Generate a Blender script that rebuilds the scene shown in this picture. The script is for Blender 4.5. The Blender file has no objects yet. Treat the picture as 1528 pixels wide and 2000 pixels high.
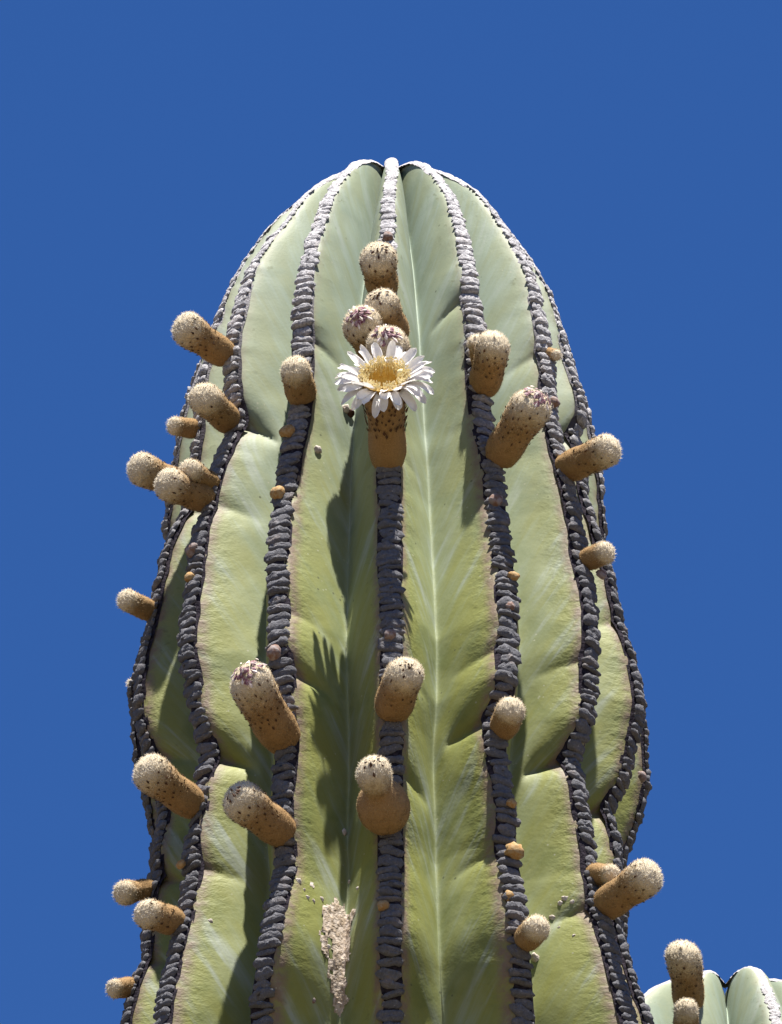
import bpy, math, random
import numpy as np
from mathutils import Vector, Matrix

# ------------------------------------------------------------------ camera, sky, sun, exposure
scene = bpy.context.scene
C = scene.collection
R = math.radians
ELEV, DIST, PX = R(35.0), 8.5, 0.0004          # view elevation, distance to the stem, metres per photo pixel there
CAMZ = 1.6
TZ = CAMZ + DIST * math.sin(ELEV)               # height of the aim point on the stem's axis
cam_d = bpy.data.cameras.new('camera')
cam = bpy.data.objects.new('camera', cam_d); C.objects.link(cam)
cam.location = (0, -DIST * math.cos(ELEV), CAMZ)
cam.rotation_euler = (R(90) + ELEV, 0, 0)
cam_d.sensor_fit = 'VERTICAL'; cam_d.sensor_height = 24
cam_d.lens = 24 * DIST / (2000 * PX)
cam_d.clip_end = 5000
scene.camera = cam

SUN_EL, SUN_AZ = R(74), R(16.5)                   # azimuth measured from the camera side (-Y) towards +X
SUN = Vector((math.cos(SUN_EL) * math.sin(SUN_AZ), -math.cos(SUN_EL) * math.cos(SUN_AZ), math.sin(SUN_EL)))
w = bpy.data.worlds.new('World'); scene.world = w; w.use_nodes = True
nt = w.node_tree; nt.nodes.clear()
sky = nt.nodes.new('ShaderNodeTexSky'); sky.sky_type = 'NISHITA'; sky.sun_disc = False
sky.sun_elevation = SUN_EL
sky.sun_rotation = math.atan2(SUN.x, SUN.y)
sky.altitude = 1500; sky.air_density = 1.0; sky.dust_density = 0.5; sky.ozone_density = 1.8
hs = nt.nodes.new('ShaderNodeHueSaturation'); hs.inputs['Saturation'].default_value = 1.325; hs.inputs['Hue'].default_value = 0.513
bg = nt.nodes.new('ShaderNodeBackground'); bg.inputs['Strength'].default_value = 0.05
wo = nt.nodes.new('ShaderNodeOutputWorld')
nt.links.new(sky.outputs[0], hs.inputs['Color'])
nt.links.new(hs.outputs[0], bg.inputs[0]); nt.links.new(bg.outputs[0], wo.inputs[0])
sd = bpy.data.lights.new('sun', 'SUN'); sd.energy = 5.0; sd.angle = R(0.53); sd.color = (1.0, 0.955, 0.88)
so = bpy.data.objects.new('sun', sd); C.objects.link(so)
so.rotation_euler = SUN.to_track_quat('Z', 'Y').to_euler(); so.location = (2, -4, 12)
scene.view_settings.view_transform = 'Standard'; scene.view_settings.look = 'None'
scene.view_settings.exposure = 1.47; scene.view_settings.gamma = 1.0
scene.view_settings.use_curve_mapping = False

rng = np.random.default_rng(11); random.seed(11)

# ------------------------------------------------------------------ photo pixel <-> world
ce, se = math.cos(ELEV), math.sin(ELEV)
CAM = np.array(cam.location); FW = np.array((0, ce, se)); RT = np.array((1.0, 0, 0)); UP = np.array((0, -se, ce))
def ray(x, y):
    d = FW * DIST + RT * (x - 764) * PX + UP * (1000 - y) * PX
    return d / np.linalg.norm(d)
def project(p):
    q = np.asarray(p) - CAM
    f = q @ FW
    return 764 + (q @ RT) / f * DIST / PX, 1000 - (q @ UP) / f * DIST / PX

# ------------------------------------------------------------------ helpers
def vnoise(p, seed=0):
    """value noise in 3D, p (...,3) -> about -1..1"""
    p = np.asarray(p, float); i = np.floor(p).astype(np.int64); f = p - i; f = f * f * (3 - 2 * f)
    def h(ix, iy, iz):
        n = (ix * 374761393 + iy * 668265263 + iz * 2147483647 + seed * 1274126177) & 0xffffffff
        n = ((n ^ (n >> 13)) * 1274126177) & 0xffffffff
        n = (n ^ (n >> 16)) & 0xffff
        return n / 32767.5 - 1
    r = 0
    for a in (0, 1):
        for b in (0, 1):
            for c in (0, 1):
                wgt = (f[..., 0] if a else 1 - f[..., 0]) * (f[..., 1] if b else 1 - f[..., 1]) * (f[..., 2] if c else 1 - f[..., 2])
                r = r + wgt * h(i[..., 0] + a, i[..., 1] + b, i[..., 2] + c)
    return r

def mesh_np(name, verts, faces, smooth=True, attrs=None):
    """verts (n,3), faces: one (m,k) array or a list of them"""
    verts = np.asarray(verts, np.float32)
    if isinstance(faces, np.ndarray): faces = [faces]
    me = bpy.data.meshes.new(name)
    me.vertices.add(len(verts)); me.vertices.foreach_set('co', verts.ravel())
    loops = np.concatenate([f.ravel() for f in faces]).astype(np.int32)
    tot = np.concatenate([np.full(len(f), f.shape[1]) for f in faces]).astype(np.int32)
    start = np.concatenate([[0], np.cumsum(tot)[:-1]]).astype(np.int32)
    me.loops.add(len(loops)); me.loops.foreach_set('vertex_index', loops)
    me.polygons.add(len(tot)); me.polygons.foreach_set('loop_start', start); me.polygons.foreach_set('loop_total', tot)
    me.polygons.foreach_set('use_smooth', np.full(len(tot), smooth))
    for k, v in (attrs or {}).items():
        a = me.attributes.new(k, 'FLOAT', 'POINT'); a.data.foreach_set('value', np.asarray(v, np.float32).ravel())
    me.update(calc_edges=True)
    return me

def obj(name, me, mat=None, parent=None):
    o = bpy.data.objects.new(name, me); C.objects.link(o)
    if mat and not me.materials: me.materials.append(mat)
    if parent: o.parent = parent
    return o

def grid_faces(nr, nc, wrap=False):
    cols = nc if wrap else nc - 1
    r, c = np.meshgrid(np.arange(nr - 1), np.arange(cols), indexing='ij')
    c2 = (c + 1) % nc
    return np.stack([r * nc + c, r * nc + c2, (r + 1) * nc + c2, (r + 1) * nc + c], -1).reshape(-1, 4)

# ------------------------------------------------------------------ materials
class NT:
    def __init__(s, name, rough=0.7, spec=0.3):
        s.m = bpy.data.materials.new(name); s.m.use_nodes = True; s.t = s.m.node_tree
        s.b = s.t.nodes['Principled BSDF']; s.b.inputs['Roughness'].default_value = rough
        s.b.inputs['Specular IOR Level'].default_value = spec
    def n(s, typ, **kw):
        x = s.t.nodes.new(typ)
        for k, v in kw.items(): setattr(x, k, v)
        return x
    def put(s, sock, v):
        if isinstance(v, bpy.types.NodeSocket): s.t.links.new(v, sock)
        elif isinstance(v, (tuple, list)) and len(v) == 3 and sock.type == 'RGBA': sock.default_value = (*v, 1)
        else: sock.default_value = v
    def math(s, op, a, b=0.0, c=0.0, clamp=False):
        x = s.n('ShaderNodeMath', operation=op); x.use_clamp = clamp
        for i, v in enumerate((a, b, c)): s.put(x.inputs[i], v)
        return x.outputs[0]
    def step(s, v, a, b, lo=0.0, hi=1.0):
        x = s.n('ShaderNodeMapRange', interpolation_type='SMOOTHSTEP')
        for i, q in enumerate((v, a, b, lo, hi)): s.put(x.inputs[i], q)
        return x.outputs[0]
    def mix(s, f, a, b, mode='MIX'):
        x = s.n('ShaderNodeMix', data_type='RGBA', blend_type=mode)
        s.put(x.inputs[0], f); s.put(x.inputs[6], a); s.put(x.inputs[7], b)
        return x.outputs[2]
    def attr(s, name):
        return s.n('ShaderNodeAttribute', attribute_name=name).outputs['Fac']
    def vec(s, x, y, z):
        v = s.n('ShaderNodeCombineXYZ')
        for i, q in enumerate((x, y, z)): s.put(v.inputs[i], q)
        return v.outputs[0]
    def noise(s, vec, scale=1.0, detail=2.0, rough=0.5):
        x = s.n('ShaderNodeTexNoise'); 
        if vec is not None: s.put(x.inputs['Vector'], vec)
        x.inputs['Scale'].default_value = scale; x.inputs['Detail'].default_value = detail; x.inputs['Roughness'].default_value = rough
        return x.outputs['Fac']
    def pos(s):
        g = s.n('ShaderNodeNewGeometry'); x = s.n('ShaderNodeSeparateXYZ'); s.t.links.new(g.outputs['Position'], x.inputs[0])
        return g.outputs['Position'], x.outputs
    def bump(s, h, dist, strength=1.0, prev=None):
        x = s.n('ShaderNodeBump'); x.inputs['Distance'].default_value = dist; x.inputs['Strength'].default_value = strength
        s.put(x.inputs['Height'], h)
        if prev: s.put(x.inputs['Normal'], prev)
        return x.outputs[0]

def skin_material(name, ztop, young_span):
    """green cactus skin; 't' 0 crest .. 1 valley, 'zz' height, 'ribid' rib and side"""
    s = NT(name, 0.62, 0.25)
    t, zz, rid = s.attr('t'), s.attr('zz'), s.attr('ribid')
    P, xyz = s.pos()
    d = s.math('MULTIPLY', s.math('SUBTRACT', 1.0, t), 0.05)                 # distance from the valley
    c = s.math('SUBTRACT', zz, s.math('MULTIPLY', d, 1.9))
    st = s.noise(s.vec(s.math('MULTIPLY', c, 48.0), s.math('MULTIPLY', d, 22.0), s.math('MULTIPLY', rid, 7.3)), 1.0, 3.0, 0.6)
    st2 = s.noise(s.vec(s.math('MULTIPLY', c, 260.0), s.math('MULTIPLY', d, 35.0), s.math('MULTIPLY', rid, 3.1)), 1.0, 2.0, 0.6)
    mo = s.noise(P, 24.0, 4.0, 0.62)
    fine = s.noise(P, 420.0, 2.0, 0.6)
    young = s.step(s.math('ADD', zz, s.math('MULTIPLY', mo, 0.12)), ztop - young_span, ztop - young_span * 0.12)
    yg = s.mix(young, (0.190, 0.200, 0.050), (0.222, 0.252, 0.165))
    bl = s.mix(young, (0.210, 0.242, 0.130), (0.262, 0.325, 0.288))
    dk = s.mix(young, (0.125, 0.148, 0.040), (0.185, 0.230, 0.172))
    f = s.math('ADD', s.step(t, 0.25, 1.0, 0.0, 0.62), s.math('MULTIPLY', s.math('SUBTRACT', st, 0.5), 2.3))
    f = s.math('ADD', f, s.math('MULTIPLY', s.math('SUBTRACT', st2, 0.5), 0.55), clamp=True)
    col = s.mix(f, yg, bl)
    col = s.mix(s.step(mo, 0.47, 0.70, 0.0, 0.65), col, dk)
    col = s.mix(s.step(st, 0.54, 0.74, 0.0, 0.72), col, (0.270, 0.300, 0.245))
    # crease highlight painted in as a pale line along the bottom of the valley
    col = s.mix(s.step(t, 0.90, 1.0, 0.0, 0.12), col, (0.277, 0.323, 0.264))
    # purplish brown edge beside the felt band, in short transverse dashes
    dash = s.noise(s.vec(s.math('MULTIPLY', zz, 150.0), s.math('MULTIPLY', t, 7.0), s.math('MULTIPLY', rid, 3.7)), 1.0, 3.0, 0.65)
    edge = s.math('MULTIPLY', s.step(t, 0.24, 0.38, 1.0, 0.0), s.step(dash, 0.30, 0.62, 0.25, 0.9))
    edge = s.math('MULTIPLY', edge, s.step(zz, ztop - young_span * 0.75, ztop - young_span * 0.25, 1.0, 0.25))
    col = s.mix(edge, col, (0.162, 0.109, 0.083))
    # dark dashes reaching farther in
    dash2 = s.math('MULTIPLY', s.step(dash, 0.60, 0.72), s.step(t, 0.30, 0.62, 0.5, 0.0))
    col = s.mix(dash2, col, (0.086, 0.092, 0.033))
    # tiny pale scurf specks
    v = s.n('ShaderNodeTexVoronoi'); v.inputs['Scale'].default_value = 170.0; s.put(v.inputs['Vector'], P)
    sp = s.math('MULTIPLY', s.step(v.outputs['Distance'], 0.10, 0.17, 1.0, 0.0), s.step(s.noise(P, 35.0, 2.0), 0.56, 0.66))
    col = s.mix(s.math('MULTIPLY', sp, 0.6), col, (0.330, 0.330, 0.238))
    v2 = s.n('ShaderNodeTexVoronoi'); v2.inputs['Scale'].default_value = 95.0; s.put(v2.inputs['Vector'], P)
    sp2 = s.math('MULTIPLY', s.step(v2.outputs['Distance'], 0.07, 0.13, 1.0, 0.0), s.step(s.noise(P, 22.0, 1.0), 0.60, 0.68))
    col = s.mix(s.math('MULTIPLY', sp2, 0.7), col, (0.059, 0.066, 0.033))
    s.put(s.b.inputs['Base Color'], col)
    wr = s.math('MULTIPLY', s.math('MULTIPLY', dash, s.step(t, 0.25, 0.7, 1.0, 0.05)), s.step(young, 0.0, 0.9, 1.0, 0.15))
    n1 = s.bump(wr, 0.0030, 0.36)
    n2 = s.bump(s.math('MULTIPLY', s.noise(P, 90.0, 3.0, 0.55), s.step(young, 0.0, 0.9, 1.0, 0.3)), 0.0012, 0.22, n1)
    n3 = s.bump(fine, 0.0003, 0.3, n2)
    s.put(s.b.inputs['Normal'], n3)
    return s.m

def felt_material(name, ztop, young, old, span=0.42):
    s = NT(name, 0.95, 0.05)
    P, xyz = s.pos()
    big = s.noise(P, 75.0, 2.0); fi = s.noise(P, 420.0, 4.0, 0.7)
    y = s.step(s.math('ADD', xyz['Z'], s.math('MULTIPLY', big, 0.06)), ztop - span, ztop - 0.02)
    col = s.mix(y, old, young)
    col = s.mix(s.step(fi, 0.36, 0.60, 0.6, 0.0), col, s.mix(0.6, (0.02, 0.018, 0.02), old))
    col = s.mix(s.step(big, 0.36, 0.60, 0.35, 0.0), col, s.mix(0.65, (0.03, 0.028, 0.034), old))
    col = s.mix(s.step(fi, 0.60, 0.78, 0.0, 0.5), col, s.mix(0.5, (0.5, 0.49, 0.5), young))
    col = s.mix(s.step(big, 0.55, 0.75, 0.0, 0.3), col, (0.30, 0.24, 0.20))
    s.put(s.b.inputs['Base Color'], col)
    s.put(s.b.inputs['Normal'], s.bump(s.noise(P, 330.0, 4.0, 0.75), 0.0034, 1.0))
    return s.m

def fuzz_material(name, base, mid, tip, translucent=0.0, rough=0.9, var=0.25):
    s = NT(name, rough, 0.1)
    a = s.attr('s'); P, xyz = s.pos()
    nz = s.noise(P, 300.0, 3.0, 0.6)
    a2 = s.math('ADD', a, s.math('MULTIPLY', s.math('SUBTRACT', nz, 0.5), var))
    col = s.mix(s.step(a2, 0.20, 0.62), base, mid)
    col = s.mix(s.step(a2, 0.58, 0.92), col, tip)
    col = s.mix(s.step(s.noise(P, 900.0, 2.0), 0.35, 0.6, 0.35, 0.0), col, s.mix(0.6, col, (0.08, 0.04, 0.015)))
    s.put(s.b.inputs['Base Color'], col)
    s.put(s.b.inputs['Normal'], s.bump(nz, 0.001, 0.7))
    if translucent:
        tr = s.n('ShaderNodeBsdfTranslucent'); s.put(tr.inputs['Color'], col)
        mx = s.n('ShaderNodeMixShader'); mx.inputs[0].default_value = translucent
        out = s.t.nodes['Material Output']
        s.t.links.new(s.b.outputs[0], mx.inputs[1]); s.t.links.new(tr.outputs[0], mx.inputs[2]); s.t.links.new(mx.outputs[0], out.inputs[0])
    return s.m

def plain(name, col, col2=None, scale=300.0, rough=0.7, bump=0.0006, translucent=0.0, spec=0.2):
    s = NT(name, rough, spec); P, _ = s.pos()
    nz = s.noise(P, scale, 3.0, 0.6)
    c = s.mix(s.step(nz, 0.35, 0.65), col, col2 or tuple(0.75 * q for q in col))
    s.put(s.b.inputs['Base Color'], c); s.put(s.b.inputs['Normal'], s.bump(nz, bump, 0.7))
    if translucent:
        tr = s.n('ShaderNodeBsdfTranslucent'); s.put(tr.inputs['Color'], c)
        mx = s.n('ShaderNodeMixShader'); mx.inputs[0].default_value = translucent
        out = s.t.nodes['Material Output']
        s.t.links.new(s.b.outputs[0], mx.inputs[1]); s.t.links.new(tr.outputs[0], mx.inputs[2]); s.t.links.new(mx.outputs[0], out.inputs[0])
    return s.m

M_fur = fuzz_material('bud_wool', (0.48, 0.345, 0.190), (0.54, 0.42, 0.255), (0.82, 0.76, 0.64), 0.35)
M_bud = fuzz_material('bud_felt', (0.28, 0.175, 0.080), (0.29, 0.185, 0.09), (0.55, 0.47, 0.34))
M_scale = plain('bud_scale_brown', (0.10, 0.045, 0.022), (0.045, 0.020, 0.012))
M_purple = plain('bud_tip_purple', (0.135, 0.035, 0.055), (0.36, 0.24, 0.25), 500.0)
M_pale = plain('bud_tip_pale', (0.62, 0.50, 0.48), (0.75, 0.68, 0.6), 500.0)
M_orange = plain('young_bud_orange', (0.30, 0.165, 0.055), (0.34, 0.24, 0.125), 420.0, 0.85, 0.0012)
M_knob = plain('old_bud_knob', (0.16, 0.09, 0.065), (0.24, 0.20, 0.19), 260.0, 0.9, 0.0014)
M_petal = plain('petal_white', (0.80, 0.78, 0.75), (0.72, 0.69, 0.68), 160.0, 0.5, 0.0002, 0.22)
M_stamen = plain('stamen_yellow', (0.80, 0.68, 0.36), (0.84, 0.76, 0.52), 900.0, 0.7, 0.0003, 0.2)
M_throat = plain('throat_ochre', (0.52, 0.32, 0.07), (0.62, 0.44, 0.14), 300.0)
M_style = plain('style_cream', (0.84, 0.74, 0.45), (0.78, 0.68, 0.35), 300.0)
M_cork = plain('corky_scar', (0.50, 0.43, 0.36), (0.32, 0.25, 0.18), 240.0, 0.9, 0.002)
M_scurf = plain('scurf_white', (0.52, 0.47, 0.42), (0.38, 0.32, 0.26), 300.0, 0.9, 0.0008)

# ------------------------------------------------------------------ ground (below the frame; it lights the plant from underneath)
s = NT('desert_ground', 0.95, 0.1); P, _ = s.pos()
gcol = s.mix(s.noise(P, 0.35, 6.0, 0.65), (0.095, 0.075, 0.052), (0.135, 0.108, 0.078))
gcol = s.mix(s.step(s.noise(P, 9.0, 4.0), 0.55, 0.7, 0, 0.6), gcol, (0.07, 0.075, 0.04))
s.put(s.b.inputs['Base Color'], gcol); s.put(s.b.inputs['Normal'], s.bump(s.noise(P, 14.0, 5.0), 0.05))
n = 61; ax = np.sinh(np.linspace(-6.5, 6.5, n)) / math.sinh(6.5) * 1500
gx, gy = np.meshgrid(ax, ax, indexing='ij'); rr = np.hypot(gx, gy)
gz = np.clip((rr - 3) / 40, 0, 1) * 0.5 * vnoise(np.stack([gx / 9, gy / 9, 0 * gx], -1)) * np.clip(400 / (rr + 1), 0, 1)
ground = obj('ground', mesh_np('ground', np.stack([gx, gy, gz], -1).reshape(-1, 3), grid_faces(n, n)), s.m); ground['kind'] = 'structure'

# ------------------------------------------------------------------ a ribbed column
def gsmooth(a, sig):
    k = int(3 * sig) + 1; x = np.arange(-k, k + 1); g = np.exp(-x * x / (2 * sig * sig)); g /= g.sum()
    return np.convolve(np.pad(a, k, mode='edge'), g, mode='valid')

class Column:
    """key k: metres along the profile; k>0 is the dome (angle k/h), k<0 the shaft below it"""
    def __init__(c, cx, cy, z0, a, h, shaft, nrib, nominal, vf=0.775, vh=0.905):
        c.cx, c.cy, c.z0, c.a, c.h, c.n, c.vf, c.vh = cx, cy, z0, a, h, nrib, vf, vh
        c.sk, c.sr = np.array([q[0] for q in shaft])[::-1], np.array([q[1] for q in shaft])[::-1]
        c.nom = nominal                                  # list of nominal angles from the front, radians
        c.kmax = h * math.pi / 2
        c.kk = np.concatenate([np.arange(-z0, -0.95, 0.06), np.arange(-0.95, c.kmax - 0.002, 0.0025), [c.kmax - 0.0015]])
        c.fine = np.arange(-0.95, c.kmax, 0.0025)
        c.th = {i: np.full(len(c.kk), nominal[i]) for i in range(nrib)}
        c.m = {i: np.ones(len(c.kk)) for i in range(nrib)}
        c.notches = []                                   # (rib, side -1/1/0, key, depth, above, below)
    def env(c, k):
        k = np.asarray(k, float)
        return np.where(k > 0, c.a * np.cos(np.clip(k / c.h, 0, math.pi / 2)), np.interp(k, c.sk, c.sr))
    def zof(c, k, m=1.0, hf=1.0):
        k = np.asarray(k, float)
        return c.z0 + np.where(k > 0, m * hf * c.h * np.sin(np.clip(k / c.h, 0, math.pi / 2)), k)
    def trace(c, i, pts, sth=R(4.0), sm=0.05):
        """fit rib i's crest to photo pixels: along each ray the point that best suits rib angle and profile"""
        ks, ths, ms = [], [], []
        for x, y in pts:
            d = ray(x, y); tt = np.linspace(DIST - 0.45, DIST + 0.35, 3000)
            p = CAM + tt[:, None] * d; px, py, z = p[:, 0] - c.cx, p[:, 1] - c.cy, p[:, 2] - c.z0
            r = np.hypot(px, py); th = np.arctan2(px, -py)
            psi = np.arctan2(np.clip(z, 0, None) / c.h, r / c.a)
            m = np.where(z > 0, np.sqrt((r / c.a) ** 2 + (np.clip(z, 0, None) / c.h) ** 2), r / np.interp(z, c.sk, c.sr))
            k = np.where(z > 0, psi * c.h, z)
            cost = ((th - c.nom[i]) / sth) ** 2 + ((m - 1) / sm) ** 2
            j = int(np.argmin(cost)); ks.append(k[j]); ths.append(th[j]); ms.append(m[j])
        o = np.argsort(ks); ks, ths, ms = np.array(ks)[o], np.array(ths)[o], np.array(ms)[o]
        ks = np.concatenate([[ks[0] - 0.5], ks, [max(c.kmax, ks[-1] + 0.02)]])
        ths = np.concatenate([[c.nom[i]], ths, [c.nom[i] if ks[-1] - ks[-2] > 0.05 else ths[-1]]]); ms = np.concatenate([[1.0], ms, [1.0]])
        nf = len(c.fine)
        tf = gsmooth(np.interp(c.fine, ks, ths), 4); mf = gsmooth(np.interp(c.fine, ks, ms), 4)
        c.th[i] = np.interp(c.kk, c.fine, tf); c.m[i] = np.interp(c.kk, c.fine, mf)
        c.th[i][c.kk < -0.95] = np.interp(c.kk[c.kk < -0.95], [-3, -0.95], [c.nom[i], tf[0]])
        c.m[i][c.kk < -0.95] = np.interp(c.kk[c.kk < -0.95], [-3, -0.95], [1, mf[0]])
    def wander(c, i, seed, ath=0.02, am=0.03):
        k = c.kk
        fall = np.clip((c.kmax - k) / 0.15, 0, 1)
        c.th[i] = c.th[i] + fall * ath * vnoise(np.stack([k / 0.11, 0 * k + seed, 0 * k], -1), 5)
        c.m[i] = c.m[i] + fall * am * vnoise(np.stack([k / 0.13, 0 * k + seed + 40, 0 * k], -1), 6)
    def surf(c, K=36):
        """(rows, rib, K, 3) positions + u; rib sample u in [-1,1)"""
        k = c.kk; nr = len(k)
        u = np.linspace(-1, 1, K, endpoint=False); u = np.sign(u) * (1 - (1 - np.abs(u)) ** 1.55); t = np.abs(u); c.us = u
        th = np.stack([c.th[i] for i in range(c.n)], 1); m = np.stack([c.m[i] for i in range(c.n)], 1)
        thn = np.roll(th, -1, 1).copy(); thn[:, -1] += 2 * math.pi
        thp = np.roll(th, 1, 1).copy(); thp[:, 0] -= 2 * math.pi
        mn, mp = np.roll(m, -1, 1), np.roll(m, 1, 1)
        e = c.env(k)[:, None, None]
        f = np.clip((t - 0.16) / 0.84, 0, 1) ** 1.22
        f = (0.10 * (t / 0.5).clip(0, 1) ** 2 * (1 - t) + f)[None, None, :]
        f = 1 - np.sqrt((1 - f) ** 2 + 0.075 ** 2) + 0.035
        side = (u > 0)[None, None, :]
        dth = np.where(side, (thn - th)[:, :, None], (th - thp)[:, :, None]) * 0.5
        T = th[:, :, None] + u[None, None, :] * dth
        mv = np.where(side, (0.5 * (m + mn))[:, :, None], (0.5 * (m + mp))[:, :, None])
        mv = 1 + (mv - 1) * 0.55
        yg_ = np.clip(k / c.h / 1.2, 0, 1)[:, None, None]; vfk = c.vf - 0.21 * yg_
        f = np.clip(f, 0, 1) ** (1 + 0.80 * yg_)
        rc = m[:, :, None] * e; rv = mv * vfk * e
        r = rc + (rv - rc) * f
        kk3 = k[:, None, None]
        zc = c.zof(kk3, m[:, :, None]); zv = c.zof(kk3, mv, c.vh)
        z = zc + (zv - zc) * f
        # notches across a rib: overhang above, ledge below
        for (i, sd_, kn, dep, ab, be) in c.notches:
            wside = np.where(u > 0, 1.0 if sd_ >= 0 else 0.45, 1.0 if sd_ <= 0 else 0.45)
            fade = np.clip(1 - t / 0.80, 0, 1) ** 0.8 * (0.34 + 0.66 * np.clip(t / 0.3, 0, 1))
            dk = k[:, None] - (kn - 0.020 * t[None, :] ** 1.3)
            g = np.where(dk > 0, np.exp(-np.abs(dk) / ab), np.exp(-np.abs(dk) / be))
            bulge = 0.22 * np.exp(-((dk - 0.03) / 0.022) ** 2) + 0.16 * np.exp(-((dk + 0.03) / 0.022) ** 2)
            r[:, i, :] -= 1.3 * dep * (g - bulge) * fade[None, :] * wside[None, :]
        x, y = c.cx + r * np.sin(T), c.cy - r * np.cos(T)
        # gentle unevenness and transverse wrinkles towards the crest
        z_ = z + 0 * r
        pn = np.stack([x, y, z_], -1)
        big = vnoise(pn / 0.045, 3) * 0.0016 + vnoise(pn / 0.018, 8) * 0.0007
        wrk = vnoise(np.stack([z_ / 0.0085 + 0 * x, T * 9, 0 * x + t * 3], -1), 9)
        wv = np.clip(1 - t / 0.75, 0, 1)[None, None, :] * np.clip((c.kmax - kk3) / 0.25, 0, 1)
        fall = np.clip(r / 0.05, 0, 1)
        r2 = r + fall * (big + 0.0008 * wrk * wv)
        return np.stack([c.cx + r2 * np.sin(T), c.cy - r2 * np.cos(T), z_], -1), u, t
    def build(c, parent, mat, K=42):
        p, u, t = c.surf(K); nr = p.shape[0]; nc = c.n * K
        v = p.reshape(nr, nc, 3)
        T = np.broadcast_to(t[None, None, :], p.shape[:3]); ids = np.arange(c.n)[None, :, None] * 2.0 + (u > 0)[None, None, :] * 1.0 + np.zeros(p.shape[:3])
        top = v[-1].mean(0) - np.array((0, 0, 0.002))
        verts = np.concatenate([v.reshape(-1, 3), top[None]])
        fc = grid_faces(nr, nc, True); b = (nr - 1) * nc; j = np.arange(nc)
        cap = np.stack([b + j, b + (j + 1) % nc, np.full(nc, nr * nc)], -1)
        me = mesh_np('stem', verts, [fc, cap], True, {'t': np.append(T.reshape(-1), 0.5), 'zz': np.append(v[..., 2].reshape(-1), top[2]), 'ribid': np.append(ids.reshape(-1), 0)})
        c.grid = p; c.K = K
        return obj('stem', me, mat, parent)
    def crest(c, i):
        """crest polyline and frame of rib i from the built surface: points, outward, along(up), across"""
        p = c.grid[:, i, :, :]; h = c.K // 2
        mid = p[:, h]; L, Rr = p[:, h - c.K // 8], p[:, h + c.K // 8]
        ac = Rr - L; ac /= np.linalg.norm(ac, axis=1)[:, None]
        al = np.gradient(mid, axis=0); al /= np.linalg.norm(al, axis=1)[:, None]
        out = np.cross(ac, al); out /= np.linalg.norm(out, axis=1)[:, None]
        sgn = np.sign(np.sum(out * (mid - np.array([c.cx, c.cy, 0])) * np.array([1, 1, 0.3]), 1)); sgn[sgn == 0] = 1
        out *= np.median(sgn)
        for a in (out, ac):
            for q in range(3): a[:, q] = gsmooth(a[:, q], 3)
            a /= np.linalg.norm(a, axis=1)[:, None]
        return mid, out, al, ac
    def at_pixel(c, i, x, y):
        mid, out, al, ac = c.cr[i]
        sel = np.where((c.kk > -0.95) & (out @ (CAM - np.array([c.cx, c.cy, c.z0])) / DIST > -0.75))[0]
        X, Y = project(mid[sel]); j = sel[int(np.argmin((Y - y) ** 2 + 0.25 * (X - x) ** 2))]
        return mid[j], out[j], al[j], ac[j]

def bw(c, k):
    return np.interp(k, [c.kmax - 0.46, c.kmax - 0.34, c.kmax - 0.24, c.kmax - 0.12], [0.0094, 0.0066, 0.0048, 0.0054]) * np.clip((c.kmax - k) / 0.03, 0.5, 1)
BW = 0.0108                                              # half width of the felt band
def band_mesh(c, i, kmin=-0.95):
    mid, out, al, ac = c.cr[i]
    sel = np.where(c.kk > kmin)[0][::2]
    sel = sel[sel < len(c.kk) - 6]
    k = c.kk[sel]; nc = 9
    q = np.linspace(-1, 1, nc)
    wid = bw(c, k) * (1 + 0.07 * vnoise(np.stack([k / 0.02, 0 * k + i, 0 * k], -1), 4))
    prof = np.sqrt(np.clip(1 - q ** 2, 0, 1))
    v = mid[sel][:, None, :] + ac[sel][:, None, :] * (q[None, :, None] * wid[:, None, None]) + out[sel][:, None, :] * ((prof[None, :, None] * (0.0029 + 0.0011 * np.clip((c.kmax - k - 0.05) / 0.25, 0, 1))[:, None, None] - 0.0021 - 0.0007 * np.clip((c.kmax - k - 0.08) / 0.2, 0, 1)[:, None, None]) + 0.0007 * vnoise(np.stack([k[:, None] / 0.006 + 0 * q, q[None] * 2 + 0 * k[:, None], 0 * q + 0 * k[:, None] + i], -1), 2)[..., None])
    return mesh_np('areole_band', v.reshape(-1, 3), grid_faces(len(sel), nc), True)

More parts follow.
